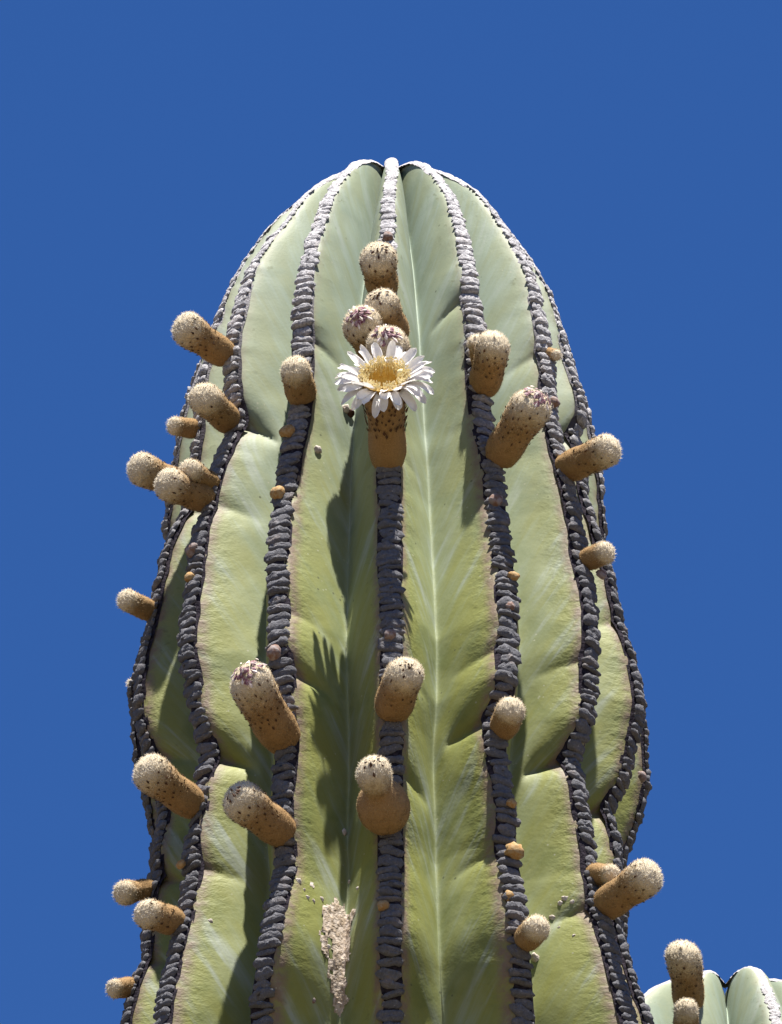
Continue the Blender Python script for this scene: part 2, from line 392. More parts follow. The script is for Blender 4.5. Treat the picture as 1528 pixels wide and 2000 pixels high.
def pad_geo(seed):
    """one woolly areole pad: flattened, uneven lens; x across, y along the rib, z outward"""
    nr, na = 5, 18; vs = []
    a = np.linspace(0, 2 * math.pi, na, endpoint=False)
    for j in range(nr):
        q = j / (nr - 1); rad = math.cos(q * 1.35) if j else 1.0; hgt = math.sin(q * 1.45)
        ca_, sa_ = np.cos(a), np.sin(a); x = np.sign(ca_) * np.abs(ca_) ** 0.72 * rad; y = np.sign(sa_) * np.abs(sa_) ** 0.9 * rad
        z = np.full(na, hgt) * (1 - 0.25 * x * x)
        pn = np.stack([x * 1.9 + seed * 7, y * 1.7, z * 2], -1)
        nzv = vnoise(pn, seed); nz2 = vnoise(pn * 2.3 + 9, seed + 1)
        lobe = vnoise(np.stack([x * 2.6 + seed * 5.1, 0 * x, 0 * x + seed], -1), seed + 3); wav = vnoise(np.stack([x * 1.7 + seed * 3.3, 0 * x + 4, 0 * x], -1), seed + 5)
        k = 1 + 0.14 * nzv + 0.08 * nz2
        vs.append(np.stack([x * k, y * (k + 0.12 * nz2 + 0.22 * lobe) + 0.30 * wav + 0.18 * hgt, z * (1 + 0.25 * nz2 + 0.30 * lobe) - 0.35 * (j == 0)], -1))
    v = np.concatenate(vs + [np.array([[0, 0, 0.95 + 0.1 * vnoise(np.array([[seed * 3.3, 0.2, 0.4]]), 1)[0]]])])
    f4 = grid_faces(nr, na, True); b = (nr - 1) * na; j = np.arange(na)
    f3 = np.stack([b + j, b + (j + 1) % na, np.full(na, nr * na)], -1)
    return v, f4, f3
PADS = [pad_geo(sd_) for sd_ in range(16)]
PAD_ME = {}

def pad_spots(c, i, kmin):
    mid, out, al, ac = c.cr[i]
    sel = np.where(c.kk > kmin)[0]; sel = sel[sel < len(c.kk) - 8]
    arc = np.concatenate([[0], np.cumsum(np.linalg.norm(np.diff(mid[sel], axis=0), axis=1))])
    pos, spots = 0.004, []
    while pos < arc[-1]:
        if np.interp(pos, arc, c.kk[sel]) > c.kmax - 0.19: break
        k = np.interp(pos, arc, c.kk[sel]); j = sel[int(np.argmin(np.abs(arc - pos)))]
        young = float(np.clip((k - c.kmax + 0.42) / 0.24, 0, 1))
        sp = (0.0076 - 0.0030 * young) * random.uniform(0.74, 1.28)
        wd = float(bw(c, k)) * random.uniform(0.96, 1.08)
        hy = sp * random.uniform(0.38, 0.60) * (1 + 0.35 * young)
        hz = random.uniform(0.0022, 0.0040) * (1 - 0.84 * young ** 0.6)
        if random.random() < 0.12 * (1 - young): hz *= 0.6; wd *= 0.8
        off = random.gauss(0, 0.0007)
        P = np.array([np.interp(pos, arc, mid[sel][:, q]) for q in range(3)]) + ac[j] * off + out[j] * (0.0010 - 0.0008 * young)
        tilt = random.gauss(0, 0.15)
        a2 = ac[j] * math.cos(tilt) + al[j] * math.sin(tilt); l2 = np.cross(out[j], a2)
        if l2[2] < 0: l2 = -l2
        spots.append((P, a2, l2, out[j], wd, hy, hz, random.randrange(16)))
        pos += sp
    return spots

def add_areoles(c, bands, single, kmin, mat):
    """single: ribs whose pads are objects; the others are joined into one part"""
    V, F4, F3, base, count = [], [], [], 0, 0
    for i in bands:
        for (P, a2, l2, o_, wd, hy, hz, s_) in pad_spots(c, i, kmin):
            x, y = project(P)
            if i in single and count < 300 and -30 < y < 2030:
                if s_ not in PAD_ME:
                    v, f4, f3 = PADS[s_]; PAD_ME[s_] = mesh_np('areole', v, [f4, f3]); PAD_ME[s_].materials.append(mat)
                o = bpy.data.objects.new('areole', PAD_ME[s_]); C.objects.link(o); o.parent = bands[i]
                Mx = Matrix(((a2[0] * wd, l2[0] * hy, o_[0] * hz, P[0]), (a2[1] * wd, l2[1] * hy, o_[1] * hz, P[1]), (a2[2] * wd, l2[2] * hy, o_[2] * hz, P[2]), (0, 0, 0, 1)))
                o.matrix_world = Mx @ Matrix.Identity(4)
                o.matrix_local = bands[i].matrix_world.inverted() @ Mx
                count += 1
            else:
                v, f4, f3 = PADS[s_]
                V.append(P + v[:, :1] * wd * a2 + v[:, 1:2] * hy * l2 + v[:, 2:] * hz * o_)
                F4.append(f4 + base); F3.append(f3 + base); base += len(v)
    if V:
        o = obj('areole_rows', mesh_np('areole_rows', np.concatenate(V), [np.concatenate(F4), np.concatenate(F3)]), mat, c.root); o['kind'] = 'stuff'

# ------------------------------------------------------------------ the flowering column
NR = 15
nom = [R(24.0 * i) if i <= 7 else R(24.0 * (i - 15)) for i in range(NR)]
order = sorted(range(NR), key=lambda i: nom[i])          # keep ring order -168 .. 168
nom = [nom[i] for i in order]; RI = {j: order.index(j % NR) for j in range(-7, 8)}
z0 = TZ - 0.024
shaft = [(0.0, 0.161), (-0.06, 0.167), (-0.12, 0.178), (-0.20, 0.195), (-0.26, 0.200), (-0.34, 0.195), (-0.40, 0.189), (-0.46, 0.193), (-0.55, 0.204), (-0.8, 0.21), (-2.0, 0.225), (-5.0, 0.24), (-7, 0.25)]
main = Column(0.0, 0.0, z0, 0.161, 0.346, shaft, NR, nom)
TR = {
 0: [(766,330),(762,380),(757,450),(754,520),(755,600),(755,700),(755,800),(758,900),(762,1000),(762,1100),(765,1200),(766,1280),(764,1400),(765,1480),(762,1560),(764,1700),(762,1800),(764,1900),(765,2000)],
 -1: [(650,375),(622,440),(602,500),(593,560),(590,620),(588,680),(590,760),(580,830),(562,900),(552,970),(545,1050),(540,1120),(542,1200),(545,1280),(555,1360),(560,1450),(552,1530),(548,1600),(555,1660),(545,1740),(528,1820),(515,1900),(510,2000)],
 -2: [(556,436),(520,480),(492,525),(475,580),(460,640),(450,710),(455,770),(460,830),(440,870),(420,920),(400,985),(385,1050),(375,1130),(365,1200),(365,1290),(378,1360),(395,1440),(398,1500),(385,1580),(370,1650),(368,1720),(355,1800),(335,1880),(320,1950),(310,2000)],
 -3: [(435,600),(416,650),(402,720),(384,790),(387,850),(378,920),(350,1010),(322,1080),(304,1140),(297,1200),(279,1270),(266,1330),(269,1390),(284,1470),(322,1580),(314,1640),(300,1700),(294,1760),(287,1830),(268,1900),(249,1970),(244,2000)],
 -4: [(258,1340),(262,1420),(269,1500),(282,1560),(304,1640),(300,1700)],
 1: [(866,362),(885,400),(900,440),(910,490),(918,540),(926,600),(930,640),(935,720),(942,800),(963,900),(970,980),(985,1080),(992,1150),(995,1250),(987,1350),(968,1420),(970,1480),(988,1570),(998,1700),(1015,1800),(1020,1900),(1025,2000)],
 2: [(965,415),(1000,468),(1033,528),(1045,570),(1055,620),(1070,680),(1075,740),(1075,790),(1090,850),(1105,920),(1120,990),(1140,1080),(1155,1160),(1162,1270),(1150,1380),(1125,1480),(1135,1560),(1150,1640),(1155,1700),(1175,1780),(1195,1850),(1215,1930),(1235,2000)],
 3: [(1076,590),(1096,650),(1111,710),(1131,765),(1146,805),(1134,850),(1128,900),(1140,950),(1162,1030),(1187,1110),(1202,1170),(1217,1220),(1241,1300),(1252,1370),(1245,1440),(1225,1500),(1195,1590),(1200,1650),(1207,1700),(1208,1800),(1222,1860),(1246,1940),(1270,2000)],
 4: [(1255,1400),(1260,1450),(1265,1520),(1250,1590),(1235,1640),(1218,1690)],
}
for j, pts in TR.items(): main.trace(RI[j], pts, R(3.0) if j else R(4.0), 0.09 if j else 0.05)
for j in (-7, -6, -5, 5, 6, 7): main.wander(RI[j], j * 3.7)
def key_at(c, i, y):
    k = c.kk; r = c.m[i] * c.env(k); p = np.stack([c.cx + r * np.sin(c.th[i]), c.cy - r * np.cos(c.th[i]), c.zof(k, c.m[i])], -1)
    s_ = np.where((k > -0.95) & (k < c.kmax * 0.8))[0]
    return k[s_[int(np.argmin(np.abs(project(p[s_])[1] - y)))]]
for (j, side, y, dep) in [(-2, 1, 828, .016), (-2, 1, 1474, .020), (-1, 1, 1305, .016), (-1, 1, 655, .008), (-1, 1, 1190, .006), (-1, -1, 1690, .006), (1, -1, 578, .012), (1, -1, 1390, .020), (1, -1, 1660, .008), (1, -1, 1265, .007),
                          (2, -1, 1480, .022), (2, -1, 690, .006), (2, -1, 1290, .006), (2, -1, 1775, .010), (0, 1, 1490, .009), (0, -1, 880, .006), (0, 1, 1290, .006), (3, -1, 855, .012), (3, 0, 1590, .016), (3, 0, 1220, .006), (-3, 0, 1000, .010), (-3, 0, 1480, .012), (-3, 0, 1720, .014), (-2, 1, 1690, .007), (-2, 0, 985, .006), (-3, 1, 1880, .010)]:
    main.notches.append((RI[j], side, key_at(main, RI[j], y), dep, 0.010, 0.007))

root = bpy.data.objects.new('columnar_cactus', None); C.objects.link(root)
root['label'] = 'tall ribbed green cactus column with woolly buds and one open white flower'; root['category'] = 'cactus'
main.root = root
ztop = z0 + main.h
M_skin = skin_material('cactus_skin', ztop, 0.56)
M_band = plain('band_gap_shade', (0.050, 0.040, 0.048), (0.022, 0.018, 0.024), 350.0, 0.95, 0.002)  # near-black strip colours in the shade of gaps between pads
M_pad = felt_material('areole_felt', ztop, (0.66, 0.64, 0.65), (0.150, 0.149, 0.162), 0.44)
main.build(root, M_skin)
main.cr = {i: main.crest(i) for i in range(NR)}
def young_band(ztop):
    s = NT('band_felt_gap_shade', 0.95, 0.05); P, xyz = s.pos()
    nz = s.noise(P, 350.0, 3.0, 0.6)
    dark = s.mix(s.step(nz, 0.35, 0.65), (0.034, 0.028, 0.036), (0.014, 0.012, 0.017))  # painted shade: near-black so the gaps between pads read as deep
    lite = s.mix(s.step(nz, 0.30, 0.55), (0.24, 0.22, 0.225), (0.43, 0.415, 0.42))
    s.put(s.b.inputs['Base Color'], s.mix(s.step(xyz['Z'], ztop - 0.32, ztop - 0.08), dark, lite))
    s.put(s.b.inputs['Normal'], s.bump(nz, 0.002, 0.8))
    return s.m
M_band = young_band(ztop)
bands = {}
for j in (0, -1, 1, -2, 2, -3, 3, -4, 4, -5, 5):
    bands[RI[j]] = obj('areole_band', band_mesh(main, RI[j]), M_band, root)
bpy.context.view_layer.update()
add_areoles(main, bands, {RI[0], RI[1], RI[-1]}, -0.72, M_pad)

# ------------------------------------------------------------------ buds and the flower
def lathe(prof, na, bend, sgain=1.0, rough=0.0, seed=0):
    """prof [(s along 0..1, z, r)] -> verts with a bent axis; returns verts, faces4, faces3, s"""
    a = np.linspace(0, 2 * math.pi, na, endpoint=False); vs, ss = [], []
    L = prof[-1][1]
    for (s_, z, r) in prof:
        x, y = np.cos(a) * r, np.sin(a) * r
        v = np.stack([x + bend * (z / L) ** 2, y, np.full(na, z)], -1)
        if rough: v[:, :2] *= (1 + rough * vnoise(np.stack([np.cos(a) * 4, np.sin(a) * 4, np.full(na, z / 0.004)], -1), seed))[:, None]
        vs.append(v); ss.append(np.full(na, s_))
    n_ = len(prof); v = np.concatenate(vs + [np.array([[bend, 0, L]])]); s_ = np.append(np.concatenate(ss), prof[-1][0])
    f4 = grid_faces(n_, na, True); b = (n_ - 1) * na; j = np.arange(na)
    return v, f4, np.stack([b + j, b + (j + 1) % na, np.full(na, n_ * na)], -1), s_

def bud_profile(L, rb, rh, kind):
    """L base to head centre; the dome adds about 0.75 rh"""
    T = L + 0.72 * rh; out = []
    for q in np.linspace(0, 1, 30):
        z = q * T
        if kind == 'ball':
            r = rb + (rh - rb) * min(1, q * 1.6); r *= 0.80 + 0.20 * math.sin(min(1, q / 0.3) * math.pi / 2)
        elif kind == 'fruit':          # swollen base carrying a narrow withered head
            c1 = rb * math.sqrt(max(0, 1 - ((q - 0.26) / 0.34) ** 2)) if q < 0.58 else 0
            c2 = rh * (0.62 + 0.38 * min(1, max(0, (q - 0.52) / 0.22))) if q > 0.35 else 0
            r = max(c1, c2, rb * 0.55)
        else:
            r = rb * (0.86 + 0.14 * math.sin(min(1, q / 0.22) * math.pi / 2)) * (1 - 0.05 * math.exp(-((q - 0.45) / 0.12) ** 2))
            f = min(1, max(0, (q - 0.42) / 0.28)); f = f * f * (3 - 2 * f); r = r + (rh - r) * f
        e = max(0.0, (z - (L - 0.15 * rh)) / (T - (L - 0.15 * rh)))
        r *= math.sqrt(max(0.0, 1 - e ** 2.2)) if e < 1 else 0.0
        out.append((q, z, max(r, 0.0004)))
    return out

def frame(zdir):
    z = zdir / np.linalg.norm(zdir); x = np.cross(np.array((0, 0, 1.0)), z)
    x = RT - z * (RT @ z) if abs(RT @ z) < 0.9 else np.cross(UP, z)
    x /= np.linalg.norm(x); return x, np.cross(z, x), z

def wool(prof, bend, count, rs, smin=0.0, lmul=1.0, gap=None):
    """hair triangles over a lathe surface; 's' for colour"""
    P = np.array(prof); L = P[-1, 1]
    wts = np.maximum(P[:, 2], 0.002) * np.where(P[:, 0] >= smin, 1, 0)
    q = rs.choice(len(P), count, p=wts / wts.sum()) + rs.uniform(-0.5, 0.5, count); q = np.clip(q, 0, len(P) - 1.001)
    i = q.astype(int); f = q - i; row = P[i] * (1 - f)[:, None] + P[i + 1] * f[:, None]
    dz = P[i + 1, 1] - P[i, 1]; dr = P[i + 1, 2] - P[i, 2]
    a = rs.uniform(0, 2 * math.pi, count); ca, sa = np.cos(a), np.sin(a)
    z = row[:, 1]; p = np.stack([ca * row[:, 2] + bend * (z / L) ** 2, sa * row[:, 2], z], -1)
    nl = np.hypot(dz, dr) + 1e-9
    nrm = np.stack([ca * dz / nl, sa * dz / nl, -dr / nl], -1); tan = np.stack([ca * dr / nl, sa * dr / nl, dz / nl], -1)
    s_ = row[:, 0]
    ln = (0.0018 + 0.0009 * np.clip((s_ - 0.45) / 0.4, 0, 1)) * rs.uniform(0.5, 1.35, count) * lmul
    flare = 0.34 + 0.18 * np.clip((s_ - 0.55) / 0.4, 0, 1)
    d = tan * (1 - flare)[:, None] + nrm * flare[:, None] + rs.normal(0, 0.22, (count, 3)); d /= np.linalg.norm(d, axis=1)[:, None]
    side = np.cross(d, nrm + rs.normal(0, 0.4, (count, 3))); side /= np.linalg.norm(side, axis=1)[:, None] + 1e-9
    wd = rs.uniform(0.00016, 0.00034, count)[:, None]
    b = p - nrm * 0.0004
    v = np.stack([b - side * wd, b + side * wd, b + d * ln[:, None]], 1).reshape(-1, 3)
    fc = np.arange(count * 3).reshape(-1, 3)
    return v, fc, np.repeat(np.clip(s_ + rs.normal(0, 0.10, count), 0, 1), 3)

def flakes(prof, bend, rs, s0, s1, n_, wid, ln, lift=0.0010):
    """small leaf-shaped scales in spirals"""
    P = np.array(prof); L = P[-1, 1]; V, F = [], []
    for j in range(n_):
        s_ = s0 + (s1 - s0) * (j + 0.5) / n_ + rs.normal(0, 0.012); a = j * 2.39996 + rs.normal(0, 0.10)
        r = np.interp(s_, P[:, 0], P[:, 2]); z = np.interp(s_, P[:, 0], P[:, 1]); r2 = np.interp(min(s_ + 0.04, 1), P[:, 0], P[:, 2]); z2 = np.interp(min(s_ + 0.04, 1), P[:, 0], P[:, 1])
        nrm = np.array([math.cos(a), math.sin(a), 0]); ac = np.array([-math.sin(a), math.cos(a), 0])
        tan = np.array([math.cos(a) * (r2 - r), math.sin(a) * (r2 - r), z2 - z + 1e-6]); tan /= np.linalg.norm(tan)
        up = np.cross(tan, ac); up *= np.sign(up @ nrm + 0.3 * up[2]) or 1
        b = np.array([math.cos(a) * r + bend * (z / L) ** 2, math.sin(a) * r, z]) + up * lift
        w_, l_ = wid * rs.uniform(0.6, 1.25), ln * rs.uniform(0.6, 1.3)
        k = len(V) * 5
        V.append(np.stack([b - tan * l_ * 0.4, b - ac * w_ + up * 0.0001, b + ac * w_ + up * 0.0001, b + up * 0.0008, b + tan * l_ * 0.6 + up * 0.0012]))
        F += [(k, k + 2, k + 3), (k, k + 3, k + 1), (k + 1, k + 3, k + 4), (k + 3, k + 2, k + 4)]
    return np.concatenate(V), np.array(F)

def place(o, P, zdir, roll=0.0):
    x, y, z = frame(zdir); cr, sr = math.cos(roll), math.sin(roll)
    x, y = x * cr + y * sr, y * cr - x * sr
    o.matrix_world = Matrix(((x[0], y[0], z[0], P[0]), (x[1], y[1], z[1], P[1]), (x[2], y[2], z[2], P[2]), (0, 0, 0, 1)))
    return o

BUD_N = [0]
def bud(c, j, base, tip, rb, rh, length, kind='big', tipk='wool', spots=34, inset=0.003):
    """base, tip: photo pixels of the base's and the head's centre; radii in pixels; length in mm"""
    BUD_N[0] += 1; rs = np.random.default_rng(100 + BUD_N[0])
    i = c.ri[j]; P, out, al, ac = c.at_pixel(i, *base)
    x, y = project(P); iv = RT * (tip[0] - x) * PX + UP * (y - tip[1]) * PX
    # the base sits where its pixel says, at the crest's depth, never farther off the crest than the band's width
    sh = RT * (base[0] - x) * PX + UP * (y - base[1]) * PX; n_ = np.linalg.norm(sh)
    if n_ > 0.014: sh *= 0.014 / n_
    P = P + sh; iv = iv - sh
    Lr = length / 1000; li = np.linalg.norm(iv); dep = math.sqrt(max(0.0, Lr * Lr - li * li))
    zdir = iv - FW * dep; L = np.linalg.norm(zdir); zn = zdir / L
    P = P - zn * inset; L += inset
    rb, rh = (rb if kind in ('ball', 'fruit') else max(rb, 0.88 * (rh - 6)) - 1) * PX, (rh - 6) * PX
    prof = bud_profile(L, rb, rh, kind); bend = rs.uniform(-0.10, 0.10) * L * (0 if kind == 'ball' else 1)
    v, f4, f3, s_ = lathe(prof, 28, bend, rough=0.035, seed=BUD_N[0])
    o = obj('flower_bud', mesh_np('flower_bud', v, [f4, f3], True, {'s': s_}), M_bud, c.root)
    place(o, P, zdir, rs.uniform(-0.4, 0.4))
    area = 2 * math.pi * rh * (L + rh); cnt = int(area * 1e6 * 1.5)
    v, f, s_ = wool(prof, bend, cnt, rs)
    hw = obj('wool', mesh_np('wool', v, f, False, {'s': s_}), M_fur, o); hw['kind'] = 'stuff'
    if spots:
        v, f = flakes(prof, bend, rs, 0.36, 0.90, int(spots * 1.7), 0.00090, 0.0036, 0.0003)  # dark brown scales that also paint the shade of pits between wool tufts
        sc = obj('scales', mesh_np('scales', v, f, False), M_scale, o); sc['kind'] = 'stuff'
    if tipk == 'open':
        v, f = flakes(prof, bend, rs, 0.955, 0.999, 22, 0.0026, 0.0050, 0.0016)
        tp = obj('tip_scales', mesh_np('tip_scales', v, f, False), M_purple, o); tp['kind'] = 'stuff'
        v, f = flakes(prof, bend, rs, 0.93, 0.992, 13, 0.0013, 0.0052, 0.0026)
        tp = obj('tip_petals', mesh_np('tip_petals', v, f, False), M_pale, o); tp['kind'] = 'stuff'
    elif tipk == 'dry':
        v, f = flakes(prof, bend, rs, 0.955, 0.999, 9, 0.0012, 0.0040, 0.0010)
        tp = obj('tip_scales', mesh_np('tip_scales', v, f, False), M_scale, o); tp['kind'] = 'stuff'
    return o

main.ri = RI
bud(main, -2, (436, 690), (362, 645), 31, 39, 42)
bud(main, -2, (446, 822), (406, 778), 30, 37, 42, spots=20)
bud(main, -3, (380, 838), (342, 832), 21, 24, 18, 'ball', spots=0)
bud(main, -3, (352, 948), (274, 918), 31, 38, 40, spots=14)
bud(main, -2, (412, 946), (372, 921), 24, 29, 30, spots=10)
bud(main, -2, (400, 974), (328, 946), 30, 38, 40, spots=26)
bud(main, -1, (590, 772), (576, 724), 31, 34, 36, spots=8)
bud(main, 0, (748, 562), (735, 508), 33, 41, 38, tipk='dry')
bud(main, 0, (772, 650), (745, 596), 32, 39, 35, tipk='dry', spots=20)
bud(main, 0, (735, 690), (703, 636), 34, 44, 38, tipk='open', spots=40)
bud(main, 0, (768, 745), (762, 676), 34, 46, 42, tipk='open')
bud(main, 1, (946, 752), (968, 676), 33, 38, 44)
bud(main, 1, (940, 720), (930, 668), 18, 22, 26, 'ball', spots=0)
bud(main, 1, (978, 888), (1032, 794), 37, 45, 52, tipk='open', spots=40)
bud(main, 2, (1072, 692), (1087, 694), 15, 17, 9, 'ball', spots=0)
bud(main, 2, (1108, 914), (1188, 880), 32, 37, 44, spots=22)
bud(main, 2, (1146, 1094), (1180, 1080), 23, 28, 20, 'ball', spots=0)
bud(main, -3, (294, 1194), (250, 1172), 22, 27, 26, 'ball', spots=0)
bud(main, -1, (552, 1440), (485, 1340), 41, 47, 62, tipk='open', spots=60)
bud(main, 0, (768, 1382), (785, 1316), 38, 41, 44, tipk='dry', spots=14)
bud(main, 1, (982, 1424), (996, 1388), 28, 33, 26, 'ball', spots=0)
bud(main, -2, (376, 1570), (294, 1510), 34, 42, 48, spots=40)
bud(main, -1, (550, 1624), (474, 1564), 36, 44, 48, tipk='dry', spots=40)
bud(main, 0, (758, 1600), (725, 1510), 49, 38, 58, 'fruit', tipk='dry', spots=0)
bud(main, -3, (290, 1736), (243, 1742), 21, 29, 28, spots=0)
bud(main, -2, (340, 1800), (296, 1782), 29, 34, 26, spots=14)
bud(main, -3, (256, 1928), (226, 1930), 21, 24, 16, 'ball', spots=0)
bud(main, 2, (1160, 1708), (1190, 1708), 23, 26, 18, 'ball', spots=0)
bud(main, 2, (1182, 1768), (1258, 1714), 34, 41, 46, spots=24)
bud(main, 1, (1026, 1836), (1046, 1812), 26, 31, 24, 'ball', spots=0)
bud(main, -4, (275, 1336), (258, 1336), 15, 17, 8, 'ball', spots=0)

def knob(c, j, px, r, mat, h=0.9):
    """a button-like young bud among the pads"""
    BUD_N[0] += 1
    P, out, al, ac = c.at_pixel(c.ri[j], *px); x, y = project(P)
    sh = RT * (px[0] - x) * PX + UP * (y - px[1]) * PX; q = np.linalg.norm(sh)
    if q > 0.010: sh *= 0.010 / q
    r *= PX; prof = []
    for q in np.linspace(0, 1, 8): prof.append((q, q * r * (0.25 + h), max(0.0003, r * (0.9 + 0.1 * q) * math.sqrt(max(0, 1 - max(0, (q - 0.35) / 0.65) ** 2.2)))))
    v, f4, f3, s_ = lathe(prof, 14, 0.0, rough=0.30, seed=BUD_N[0])
    o = obj('bud_knob', mesh_np('bud_knob', v, [f4, f3], True, {'s': s_}), mat, c.root)
    place(o, P + sh + out * 0.0018, out + UP * 0.35)
for (j, px, r, mt) in [(1, (966, 984), 15, M_knob), (-1, (540, 1280), 16, M_knob), (-1, (547, 970), 15, M_orange), (-1, (566, 850), 15, M_orange), (1, (1000, 1132), 11, M_orange), (1, (1001, 1672), 19, M_orange),
                       (0, (762, 1246), 12, M_knob), (0, (750, 1775), 12, M_orange), (-2, (361, 1692), 10, M_orange), (1, (996, 1574), 10, M_orange), (1, (992, 1756), 12, M_orange), (-2, (382, 1080), 15, M_knob), (-2, (377, 1132), 11, M_orange),
                       (1, (992, 1190), 11, M_knob), (3, (1262, 1520), 11, M_knob), (2, (1168, 1128), 11, M_knob), (0, (758, 470), 12, M_knob), (2, (1076, 790), 12, M_knob)]:
    knob(main, j, px, r, mt)

# --- the open flower
def flower(c, j, base, tip, length):
    rs = np.random.default_rng(5)
    P, out, al, ac = c.at_pixel(c.ri[j], *base); x, y = project(P)
    iv = RT * (tip[0] - x) * PX + UP * (y - tip[1]) * PX; Lr = length / 1000
    dep = math.sqrt(max(0, Lr ** 2 - iv @ iv)); zd = iv - FW * dep; zn = zd / np.linalg.norm(zd)
    P = P - zn * 0.003; L = Lr + 0.003
    prof = []
    for q in np.linspace(0, 1, 28):
        r = 0.0150 - 0.0012 * math.exp(-((q - 0.42) / 0.2) ** 2) + 0.0042 * max(0, (q - 0.5) / 0.5) ** 1.5
        r *= 0.80 + 0.20 * math.sin(min(1, q / 0.2) * math.pi / 2)
        prof.append((q * 0.72, q * L, r))
    rim = prof[-1][2]
    root_ = bpy.data.objects.new('flower', None); C.objects.link(root_); root_.parent = c.root; place(root_, P, zd)
    root_['label'] = 'open white flower with yellow stamens on a brown scaly tube'
    v, f4, f3, s_ = lathe(prof, 32, 0.0, rough=0.03)
    tube = obj('floral_tube', mesh_np('floral_tube', v, f4, True, {'s': s_ * 0.6}), M_bud, root_)
    v, f, s2 = wool(prof, 0.0, 3600, rs, lmul=0.8); hw = obj('wool', mesh_np('wool', v, f, False, {'s': s2 * 0.55}), M_fur, root_); hw['kind'] = 'stuff'
    v, f = flakes(prof, 0.0, rs, 0.30, 0.71, 150, 0.00125, 0.0058, 0.0010); sc = obj('scales', mesh_np('scales', v, f, False), M_scale, root_); sc['kind'] = 'stuff'
    # throat: a cup sunk into the tube
    cup = [(0, L - 0.026, 0.0015), (0, L - 0.026, 0.006), (0, L - 0.021, 0.0105), (0, L - 0.010, 0.0145), (0, L - 0.003, 0.0172), (0, L + 0.0012, rim + 0.0006)]
    v, f4, f3, s_ = lathe(cup, 28, 0.0); obj('throat', mesh_np('throat', v[:-1], f4, True), M_throat, root_)
    # stamens: filaments from the cup wall with anther tips, a thick ring
    V, F = [], []; nb = 0
    for q in range(560):
        a = rs.uniform(0, 2 * math.pi); zz = L - 0.009 + 0.0095 * rs.uniform(0, 1) ** 0.7; r0 = np.interp(zz, [L - 0.017, L - 0.010, L - 0.003, L + 0.001], [0.0102, 0.0140, 0.0168, 0.0188])
        b = np.array([math.cos(a) * r0, math.sin(a) * r0, zz]); ln = rs.uniform(0.005, 0.0095)
        lean = rs.uniform(-0.30, 0.42); d = np.array([-math.cos(a) * lean, -math.sin(a) * lean, 1.0]) + rs.normal(0, 0.10, 3); d /= np.linalg.norm(d)
        e = b + d * ln; e[2] = min(e[2], L + 0.0055)
        s1 = np.array([-math.sin(a), math.cos(a), 0]); s3 = np.array([math.cos(a), math.sin(a), 0]); w1 = 0.00024; w2 = 0.00078
        V.append(np.stack([b - s1 * w1, b + s1 * w1, e, e + s1 * w2, e - s1 * w2, e + d * 0.0014, e + s3 * w2, e - s3 * w2, e - d * 0.0004])); k = nb; nb += 9
        F += [(k, k + 1, k + 2), (k + 3, k + 6, k + 5), (k + 6, k + 4, k + 5), (k + 4, k + 7, k + 5), (k + 7, k + 3, k + 5), (k + 6, k + 3, k + 8), (k + 4, k + 6, k + 8), (k + 7, k + 4, k + 8), (k + 3, k + 7, k + 8)]
    st = obj('stamens', mesh_np('stamens', np.concatenate(V), np.array(F), False), M_stamen, root_); st['kind'] = 'stuff'
    # style
    prof2 = [(0, 0, 0.0012), (0, 0.014, 0.0012), (0, 0.026, 0.0013), (0, 0.027, 0.0023), (0, 0.0305, 0.0025), (0, 0.032, 0.0012)]
    v, f4, f3, s_ = lathe(prof2, 10, 0.003); stl = obj('style', mesh_np('style', v, [f4, f3]), M_style, root_)
    stl.matrix_local = Matrix.Translation((0.0050, 0.001, L - 0.025)) @ Matrix.Rotation(0.16, 4, 'Y')
    # petals: three whorls, spreading and reflexed
    def petal_mesh(seed, ln, wd, curl, start):
        nu, nv = 12, 7; r2 = np.random.default_rng(seed); V = []
        ang = start; px_, pz_ = 0.0, 0.0; tw = r2.normal(0, 0.25)
        for a_ in range(nu):
            q = a_ / (nu - 1)
            ang2 = start + curl * q ** 1.25
            if a_: px_ += math.cos(ang2) * ln / (nu - 1); pz_ += math.sin(ang2) * ln / (nu - 1)
            wq = wd * (0.55 + 0.45 * math.sin(min(1, q / 0.45) * math.pi / 2)) * math.sqrt(max(0.0, 1 - max(0, (q - 0.50) / 0.50) ** 2.0)) + 0.00025
            nx, nz = -math.sin(ang2), math.cos(ang2)
            for b_ in range(nv):
                h_ = b_ / (nv - 1) * 2 - 1
                up = -0.0012 * (1 - h_ * h_) * (1 - 0.4 * q) + tw * h_ * wq * q * 0.8 + 0.0003 * r2.normal() * (q > 0.8)
                V.append((px_ + nx * up, h_ * wq, pz_ + nz * up))
        v = np.array(V); nv_ = len(v); f = grid_faces(nu, nv)
        return mesh_np('petal', v, f, True)
    kinds = [[petal_mesh(100 * wv + q, (0.0208, 0.0200, 0.0178)[wv] * random.uniform(0.90, 1.10), (0.0037, 0.0035, 0.0031)[wv] * random.uniform(0.9, 1.12), (-0.95, -0.55, -0.15)[wv] + random.gauss(0, 0.12), (0.15, 0.38, 0.62)[wv]) for q in range(4)] for wv in range(3)]
    for row in kinds:
        for me in row: me.materials.append(M_petal)
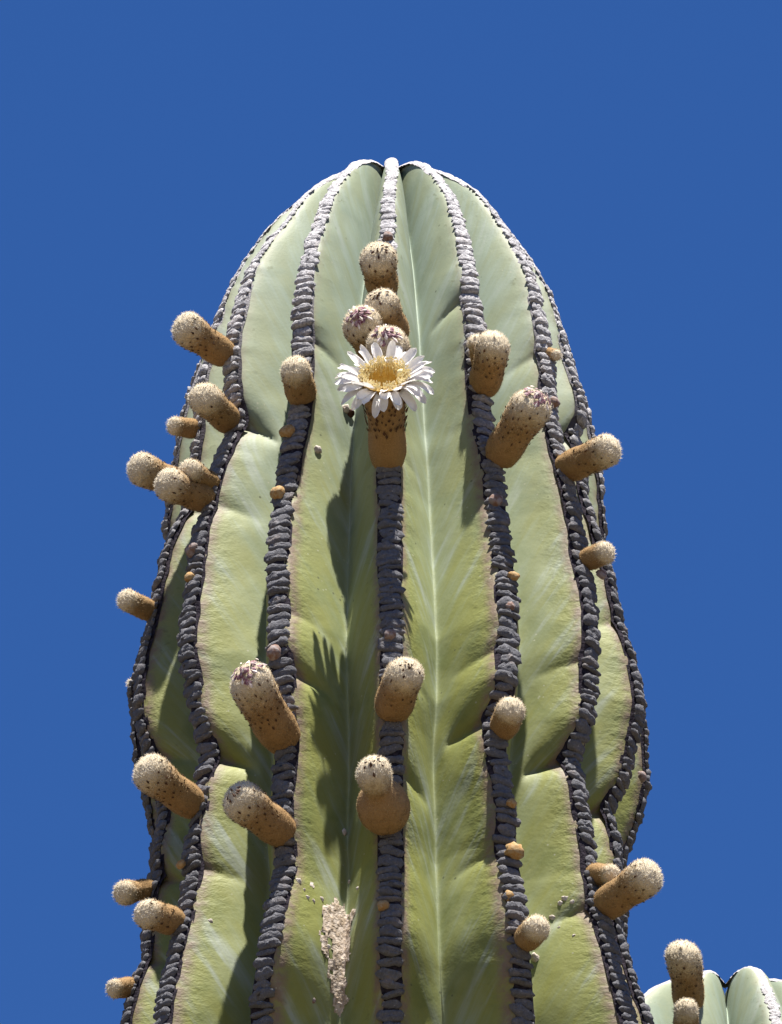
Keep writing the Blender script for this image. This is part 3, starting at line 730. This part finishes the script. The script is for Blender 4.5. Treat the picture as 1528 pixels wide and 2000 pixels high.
    for wv, (cnt, r0, dz, ph) in enumerate([(20, rim - 0.0002, -0.0016, 0.0), (19, rim - 0.0009, 0.0002, 0.22), (15, rim - 0.0018, 0.0016, 0.1)]):
        for q in range(cnt):
            a = 2 * math.pi * (q + ph) / cnt + rs.normal(0, 0.06)
            o = bpy.data.objects.new('petal', kinds[wv][int(rs.integers(4))]); C.objects.link(o); o.parent = root_
            o.matrix_local = Matrix.Translation((math.cos(a) * r0, math.sin(a) * r0, L + dz)) @ Matrix.Rotation(a, 4, 'Z') @ Matrix.Rotation(rs.normal(0, 0.10), 4, 'Y') @ Matrix.Rotation(rs.normal(0, 0.18), 4, 'X')
flower(main, 0, (758, 896), (751, 742), 77)

# ------------------------------------------------------------------ scars and scurf on the skin
def surf_patch(c, j, u_lo, u_hi, k_lo, k_hi, thr, lift, seed, name, mat, cell=0.0016, shape=None):
    """raised crust that follows the skin, cut out by noise"""
    p = c.grid; i = c.ri[j]; K = c.K
    nu = int(max(3, (u_hi - u_lo) * 0.042 / cell)); nk = int(max(3, (k_hi - k_lo) / cell))
    U = np.linspace(u_lo, u_hi, nu); Q = np.linspace(k_lo, k_hi, nk)
    ring = p.reshape(p.shape[0], -1, 3); col = i * K + np.interp(U, np.concatenate([c.us, c.us + 2, [3]]), np.arange(2 * K + 1)); c0 = np.floor(col).astype(int); cf = col - c0
    row = np.interp(Q, c.kk, np.arange(len(c.kk))); r0 = np.floor(row).astype(int); rf = row - r0
    n_ = ring.shape[1]
    g = lambda a, b: ring[np.clip(a, 0, ring.shape[0] - 1)][:, b % n_]
    S = (g(r0, c0) * (1 - rf)[:, None, None] + g(r0 + 1, c0) * rf[:, None, None]) * (1 - cf)[None, :, None] + (g(r0, c0 + 1) * (1 - rf)[:, None, None] + g(r0 + 1, c0 + 1) * rf[:, None, None]) * cf[None, :, None]
    nrm = np.cross(np.gradient(S, axis=1), np.gradient(S, axis=0)); nrm /= np.linalg.norm(nrm, axis=2)[..., None] + 1e-12
    if np.mean(nrm @ (CAM - S.mean((0, 1)))) < 0: nrm = -nrm
    uu, qq = np.meshgrid(np.linspace(-1, 1, nu), np.linspace(-1, 1, nk))
    mask = (vnoise(S / np.array([0.005, 0.005, 0.012]), seed) * 0.5 + vnoise(S / np.array([0.0022, 0.0022, 0.007]), seed + 1) * 0.40 + (shape(uu, qq) if shape else 1 - np.hypot(uu, qq)))
    hgt = lift * (0.35 + 0.65 * np.round(np.clip(0.5 + 0.6 * vnoise(S / np.array([0.006, 0.006, 0.009]), seed + 7), 0, 1) * 3) / 3) * np.clip((mask - thr) / 0.25, -0.3, 1) * (0.75 + 0.55 * vnoise(S / np.array([0.0024, 0.0024, 0.008]), seed + 2) + 0.25 * vnoise(S / 0.0015, seed + 4))
    V = S + nrm * (hgt + 0.0002)[..., None]
    f = grid_faces(nk, nu); keep = (mask.reshape(-1)[f] > thr - 0.05).all(1)
    f = f[keep]
    if len(f) == 0: return None
    used = np.unique(f); re = -np.ones(nk * nu, int); re[used] = np.arange(len(used))
    o = obj(name, mesh_np(name, V.reshape(-1, 3)[used], re[f], False), mat, c.root)
    if name == 'cork_flecks': o['kind'] = 'stuff'
    return o
def kpix(c, j, y): return key_at(c, c.ri[j], y)
def blob(px, r, mat, name='scurf_speck'):
    """little crumb sitting on the skin where the pixel's ray meets it"""
    d = ray(*px); g = main.grid.reshape(-1, 3); q = g - CAM; tt = q @ d
    dist = np.linalg.norm(q - tt[:, None] * d, axis=1); near = np.where(dist < 0.0035)[0]
    if len(near) == 0: return
    near = near[tt[near] < tt[near].min() + 0.012]; near = near[np.argsort(dist[near])[:4]]; P = CAM + d * (tt[near] @ (1 / (dist[near] + 1e-5)) / np.sum(1 / (dist[near] + 1e-5)))
    v, f4, f3 = pad_geo(random.randrange(99)); v = v * np.array([r, r * 0.9, r * (0.8 if r > 7 else 0.3)]) * PX
    o = obj(name, mesh_np(name, v, [f4, f3]), mat, root); place(o, P + d * 0.0002, -d + UP * 0.3)

# corky scab in the groove left of the front rib, with flecks around it
surf_patch(main, -1, 0.62, 1.30, kpix(main, 0, 1965), kpix(main, 0, 1700), 0.14, 0.0011, 21, 'cork_scar', M_cork, 0.0010,
           lambda u, q: 1.05 - np.abs(u + 0.10 + 0.20 * q) / (0.46 + 0.46 * np.clip(0.45 + q, 0, 1)) - np.clip(np.abs(q) - 0.72, 0, 1) * 3.5)
surf_patch(main, -1, 0.40, 1.15, kpix(main, 0, 1775), kpix(main, 0, 1690), 0.42, 0.0007, 31, 'cork_flecks', M_scurf, 0.0008, lambda u, q: 0.12 - 0.25 * np.abs(u + q))
for px, r, mt in [((620, 879), 9, M_scurf), ((670, 1626), 7, M_scurf), ((1046, 1872), 9, M_scurf), ((674, 800), 9, M_scurf), ((683, 808), 10, M_scale), ((410, 1800), 6, M_scurf), ((582, 1722), 7, M_scurf), ((612, 1955), 5, M_knob), ((640, 1850), 6, M_scurf), ((1104, 1756), 7, M_scurf), ((1095, 1764), 6, M_scurf), ((1118, 1762), 5, M_scurf), ((1080, 1792), 7, M_scurf), ((1092, 1812), 3, M_scurf), ((1122, 1828), 4, M_scurf), ((600, 1752), 5, M_scurf), ((612, 1760), 4, M_scurf), ((628, 1756), 5, M_scurf), ((594, 1738), 3, M_scurf), ((684, 1722), 4, M_scurf), ((700, 1735), 4, M_scurf)]:
    blob(px, r, mt)

# ------------------------------------------------------------------ the neighbouring column, its young top just in view
top2 = CAM + ray(1412, 1893) * (DIST + 0.33)
n2 = 13; cx2, cy2 = top2[0], 0.44
h2, a2 = 0.250, 0.175
# the crest's outline reaches y=1893: support of the dome in the view
S2 = math.sqrt((a2 * se) ** 2 + (h2 * ce) ** 2)
def solve_z():
    lo, hi = 4.0, 8.0
    for _ in range(50):
        zm = 0.5 * (lo + hi); ps = np.linspace(0, math.pi / 2, 400)
        pts = np.stack([np.full(400, cx2), cy2 - a2 * np.cos(ps), zm + h2 * np.sin(ps)], -1)
        if project(pts)[1].min() > 1893: lo = zm
        else: hi = zm
    return lo
z2 = solve_z()
nom2 = [R(-180 + 360 / n2 * q) for q in range(n2)]
second = Column(cx2, cy2, z2, a2, h2, [(0, a2), (-0.1, a2 * 1.04), (-0.5, a2 * 1.12), (-3, 0.21), (-7, 0.23)], n2, nom2, 0.74)
for q in range(n2): second.wander(q, q * 2.9 + 70, 0.015, 0.02)
root2 = bpy.data.objects.new('columnar_cactus', None); C.objects.link(root2)
root2['label'] = 'lower pale cactus column, only its young rounded top with two buds showing'; root2['category'] = 'cactus'
second.root = root2
second.build(root2, skin_material('cactus_skin_young', z2 + h2, 0.9), 30)
second.cr = {q: second.crest(q) for q in range(n2)}; second.ri = {q: q for q in range(n2)}
M_band2 = young_band(z2 + h2 - 0.03); M_pad2 = felt_material('areole_felt_young', z2 + h2, (0.58, 0.56, 0.56), (0.3, 0.29, 0.3), 0.5)
b2 = {q: obj('areole_band', band_mesh(second, q, -0.4), M_band2, root2) for q in range(n2) if abs(nom2[q]) < R(115)}
bpy.context.view_layer.update(); PAD_ME.clear()
add_areoles(second, b2, {q for q in b2 if abs(nom2[q]) < R(75)}, -0.02, M_pad2)
front2 = min(range(n2), key=lambda q: abs(nom2[q]))
lft = [q for q in range(n2) if nom2[q] < 0][-1]
def free_bud(base, tip, rb, rh, length, j, **k): return bud(second, j, base, tip, rb, rh, length, **k)
print('second ribs', [(q, round(math.degrees(nom2[q])), [tuple(round(float(t_)) for t_ in project(second.cr[q][0][np.argmin(np.abs(second.kk - kq))])) for kq in (0.1, 0.2, 0.3)]) for q in range(n2) if abs(nom2[q]) < R(80)])
free_bud((1345, 1958), (1341, 1858), 33, 40, 56, lft)
free_bud((1340, 2010), (1338, 1968), 27, 29, 34, lft, kind='ball', spots=0)
